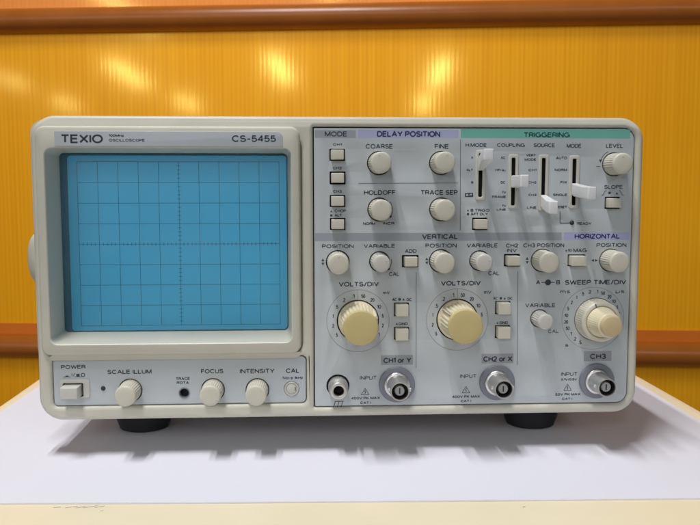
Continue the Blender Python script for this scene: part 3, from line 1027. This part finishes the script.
def volts_knob(loc, angle):
    bm = bmesh.new()
    lathe(bm, [(10.1, 3.5), (10.1, -1.2), (9.9, -1.8), (9.3, -2.2), (9.15, -2.4, 1), (8.6, -20.6, 1)], n=168, teeth=28, depth=0.42)
    o = bm_obj("volts_dial", bm, M['cream'], scope, (loc[0], YP, loc[1]), smooth=50)
    bm = bmesh.new()
    lathe(bm, [(8.3, -20.2), (8.62, -20.7), (8.6, -21.6), (8.2, -22.2), (7.4, -22.4), (4, -22.45), (0.5, -22.45)], n=72, cap_front=True)
    bm_obj("knob_cap", bm, M['yellow'], o, smooth=40)
    bm = bmesh.new()
    a = math.radians(angle)
    hexa(bm, (-1.3, 9.4, 1.3, 10.3, -2.0), (-0.9, 8.2, 0.9, 9.6, -19.8))
    bevel_all(bm, 0.25)
    bmesh.ops.rotate(bm, verts=bm.verts[:], cent=(0, 0, 0), matrix=Matrix.Rotation(a, 3, 'Y'))
    bm_obj("pointer_ridge", bm, M['cream'], o, smooth=40)
    bm = bmesh.new()
    hexa(bm, (-0.3, 10.2, 0.3, 10.5, -2.0), (-0.3, 9.5, 0.3, 9.8, -19.4))
    bmesh.ops.rotate(bm, verts=bm.verts[:], cent=(0, 0, 0), matrix=Matrix.Rotation(a, 3, 'Y'))
    bm_obj("pointer_line", bm, M['label_grey'], o)
    return o


volts_knob(DIALS[0], 58)
volts_knob(DIALS[1], -48)

# sweep dial: two knobs on one shaft
bm = bmesh.new()
lathe(bm, [(10.9, 3.5), (10.9, -0.4), (10.7, -0.6, 1), (10.4, -7.6, 1), (10.2, -8.3), (9.7, -8.8), (9.2, -9.0), (8.3, -9.0), (8.1, -8.6), (7.9, -8.2)], n=240, teeth=60, depth=0.28, cap_front=True)
sd = bm_obj("sweep_dial", bm, M['ivory'], scope, (SWEEP[0], YP, SWEEP[1]), smooth=50)
bm = bmesh.new()
lathe(bm, [(7.7, -8.0), (7.7, -9.2), (7.5, -9.6, 1), (6.1, -18.6, 1), (6.0, -19.4), (5.75, -19.8), (5.2, -20)], n=160, teeth=40, depth=0.24)
bm_obj("inner_knob", bm, M['cream'], sd, smooth=50)
bm = bmesh.new()
lathe(bm, [(5.3, -19.7), (5.2, -22.3), (4.9, -22.9), (4.2, -23.1), (0.4, -23.15)], n=60, cap_front=True)
bm_obj("knob_cap", bm, M['tan'], sd, smooth=40)
bm = bmesh.new()
hexa(bm, (-0.3, 7.9, 0.3, 10.0, -8.8), (-0.3, 8.3, 0.3, 9.8, -9.25))
bmesh.ops.rotate(bm, verts=bm.verts[:], cent=(0, 0, 0), matrix=Matrix.Rotation(math.radians(-22), 3, 'Y'))
bm_obj("pointer_line", bm, M['ink_grey'], sd)

# ---- push buttons
b0 = {}
for e in BUTTONS:
    w, h = round(e[2], 0), round(e[3], 0)
    if (w, h) not in b0:
        bm = bmesh.new()
        hexa(bm, (-e[2] / 2 + .55, -e[3] / 2 + .5, e[2] / 2 - .6, e[3] / 2 - .5, 4.5), (-e[2] / 2 + .7, -e[3] / 2 + .6, e[2] / 2 - .75, e[3] / 2 - .6, -4.6))
        bevel_all(bm, 0.35, 3)
        b0[(w, h)] = bm_obj("push_button", bm, M['ivory'], scope, (e[0], YP, e[1]), smooth=50)
    else:
        copy_part(b0[(w, h)], scope, (e[0], YP, e[1]))
# power button with its frame
pf = edges(POWER_FRAME)
fr = plate("power_frame", rrect(*pf, 1.2), [rrect(*edges(POWER_HOLE), 0.5, 2)], YP - 0.5, 0.5, M['ivory_grey'], scope, bevel=0.15)
e = POWER_HOLE
bm = bmesh.new()
hexa(bm, (-e[2] / 2 + .3, -e[3] / 2 + .3, e[2] / 2 - .9, e[3] / 2 - .7, 4.5), (-e[2] / 2 + .4, -e[3] / 2 + .5, e[2] / 2 - 1.2, e[3] / 2 - .9, -7.0))
bevel_all(bm, 0.45, 3)
bm_obj("power_button", bm, M['ivory_grey'], scope, (e[0], YP, e[1]), smooth=50)

# ---- slide levers
def lever(slot, base_z, tip_dz, tip_len, tip_h=6.4, tip_w=4.4):
    x = slot[0]
    ed = edges(slot)
    inner = (x - 1.0, ed[1] + 1.6, x + 1.0, ed[3] - 1.6)
    sp = plate("slider_slot", rrect(*ed, 0.9, 3), [rrect(*inner, 0.5, 2)], YP - 0.6, 1.4, M['cream_grey'], scope, bevel=0.25)
    bm = bmesh.new()
    b = (-1.5, -2.9, 1.5, 2.9, -0.9)
    m1 = (-1.75, tip_dz * .30 - 3.1, 1.75, tip_dz * .30 + 3.1, -4.5)
    m2 = (-tip_w / 2 + .15, tip_dz * .85 - tip_h / 2 + .2, tip_w / 2 - .15, tip_dz * .85 + tip_h / 2 - .2, -tip_len * .72)
    t = (-tip_w / 2 + .3, tip_dz - tip_h / 2, tip_w / 2 - .3, tip_dz + tip_h / 2, -tip_len)
    rows = [[bm.verts.new(p) for p in ((q[0], q[4], q[1]), (q[2], q[4], q[1]), (q[2], q[4], q[3]), (q[0], q[4], q[3]))] for q in (b, m1, m2, t)]
    bm.faces.new(rows[0]); bm.faces.new(list(reversed(rows[-1])))
    for A, B in zip(rows, rows[1:]):
        for k in range(4):
            bm.faces.new((A[k], B[k], B[(k + 1) % 4], A[(k + 1) % 4]))
    bevel_all(bm, 0.55, 3)
    box(bm, -0.8, 0.8, -1.2, 4.0, -1.8, 1.8)
    bm_obj("slide_lever", bm, M['white'], scope, (x, YP, base_z), smooth=40)


M['cream_grey'] = mat("slot_plastic", (0.60, 0.585, 0.52), 0.45, var=0.02)
lever(SLOTS[0], (69.11, 147.47)[1], 4.4, 18.5, 5.6, 5.3)
lever(SLOTS[1], (86.26, 139.15)[1], 0.0, 22.0, 6.0, 4.7)
lever(SLOTS[2], (101.73, 129.62)[1], -3.2, 18.5, 6.2, 5.0)
lever(SLOTS[3], (117.35, 135.42)[1], -2.1, 27.0, 6.2, 4.9)

# ---- BNC sockets
def bnc(c):
    bm = bmesh.new()
    lathe(bm, [(9.2, 0.0), (9.2, -1.0), (8.8, -1.5), (7.2, -1.6), (6.6, -1.6)], n=56, cap_front=False)
    lathe(bm, [(6.6, -1.6), (6.6, 3.0)], n=56)
    o = bm_obj("bnc_socket", bm, M['flange'], scope, (c[0], YP, c[1]), smooth=40)
    bm = bmesh.new()
    lathe(bm, [(6.5, 3.0), (6.5, -2.6), (6.1, -3.0), (5.5, -3.2), (5.1, -4.2), (4.85, -4.8), (4.85, -15.2), (4.6, -15.8), (4.2, -15.8), (4.0, -15.2), (4.0, -6.0)], n=56)
    for s in (-1, 1):
        lathe(bm, [(1.0, 0), (1.0, -1.1)], n=14, cap_front=True)
        bm.verts.ensure_lookup_table()
        vs = bm.verts[-28:]
        bmesh.ops.rotate(bm, verts=vs, cent=(0, 0, 0), matrix=Matrix.Rotation(math.radians(90 * s), 3, 'Z'))
        bmesh.ops.translate(bm, verts=vs, vec=(s * 4.7, -11.5, 0))
    bm_obj("metal_shell", bm, M['metal'], o, smooth=40)
    bm = bmesh.new()
    lathe(bm, [(3.98, -15.0), (3.9, -9.0), (2.55, -8.8)], n=40)
    lathe(bm, [(3.98, -6.2), (0.2, -6.2)], n=40)
    bm_obj("insulator", bm, M['dark_plastic'], o)
    bm = bmesh.new()
    lathe(bm, [(2.5, -6.2), (2.5, -13.6), (2.3, -14.0), (0.36, -14.0), (0.34, -13.6), (0.34, -9)], n=36)
    bm_obj("centre_contact", bm, M['teflon'], o, smooth=40)
    bm = bmesh.new()
    box(bm, -0.32, 0.32, -14.06, -13.0, -1.5, 1.5)
    bm_obj("contact_slot", bm, M['black'], o)
    return o


bn = bnc(BNCS[0])
for c in BNCS[1:]:
    copy_part(bn, scope, (c[0], YP, c[1]))

# ---- ground terminal
bm = bmesh.new()
lathe(bm, [(5.1, 3.5), (5.1, -3.0, 1), (5.0, -7.0, 1), (4.6, -7.4), (4.5, -10.4), (4.1, -11.0), (3.4, -11.2), (2.7, -11.0), (2.35, -10.4), (2.35, -4)], n=120, teeth=40, depth=0.18)
gt = bm_obj("ground_terminal", bm, M['metal'], scope, (GND[0], YP, GND[1]), smooth=40)
bm = bmesh.new()
lathe(bm, [(2.36, -10.2), (2.3, -4.5), (0.3, -4.4)], n=30, cap_front=True)
bm_obj("socket_hole", bm, M['black'], gt)

# ---- cal terminal, lamps, adjuster hole
bm = bmesh.new()
lathe(bm, [(3.7, 2.5), (3.7, -0.2), (3.4, -0.45), (3.0, -0.3), (2.7, 0.2), (2.4, -0.4), (1.6, -0.7), (0.3, -0.75)], n=40, cap_front=True)
ct = bm_obj("cal_terminal", bm, M['ivory_grey'], scope, (CAL_T[0], YP, CAL_T[1]), smooth=40)
bm = bmesh.new()
box(bm, 1.7, 2.05, -0.8, 0.2, -0.9, 0.9)
bm_obj("wire_slot", bm, M['black'], ct)
for q in (PILOT, LED_READY):
    bm = bmesh.new()
    lathe(bm, [(1.1, 2.5), (1.1, -0.1), (0.85, -0.5), (0.4, -0.7), (0.05, -0.75)], n=20, cap_front=True)
    bm_obj("indicator_lamp", bm, M['dark_plastic'], scope, (q[0], YP, q[1]), smooth=60)
bm = bmesh.new()
lathe(bm, [(2.85, 0.0), (2.8, -0.25), (2.35, -0.3), (2.2, 0.4), (2.2, 3.4)], n=30)
bm_obj("adjuster_hole", bm, M['flange'], scope, (ROTA[0], YP, ROTA[1]), smooth=40)
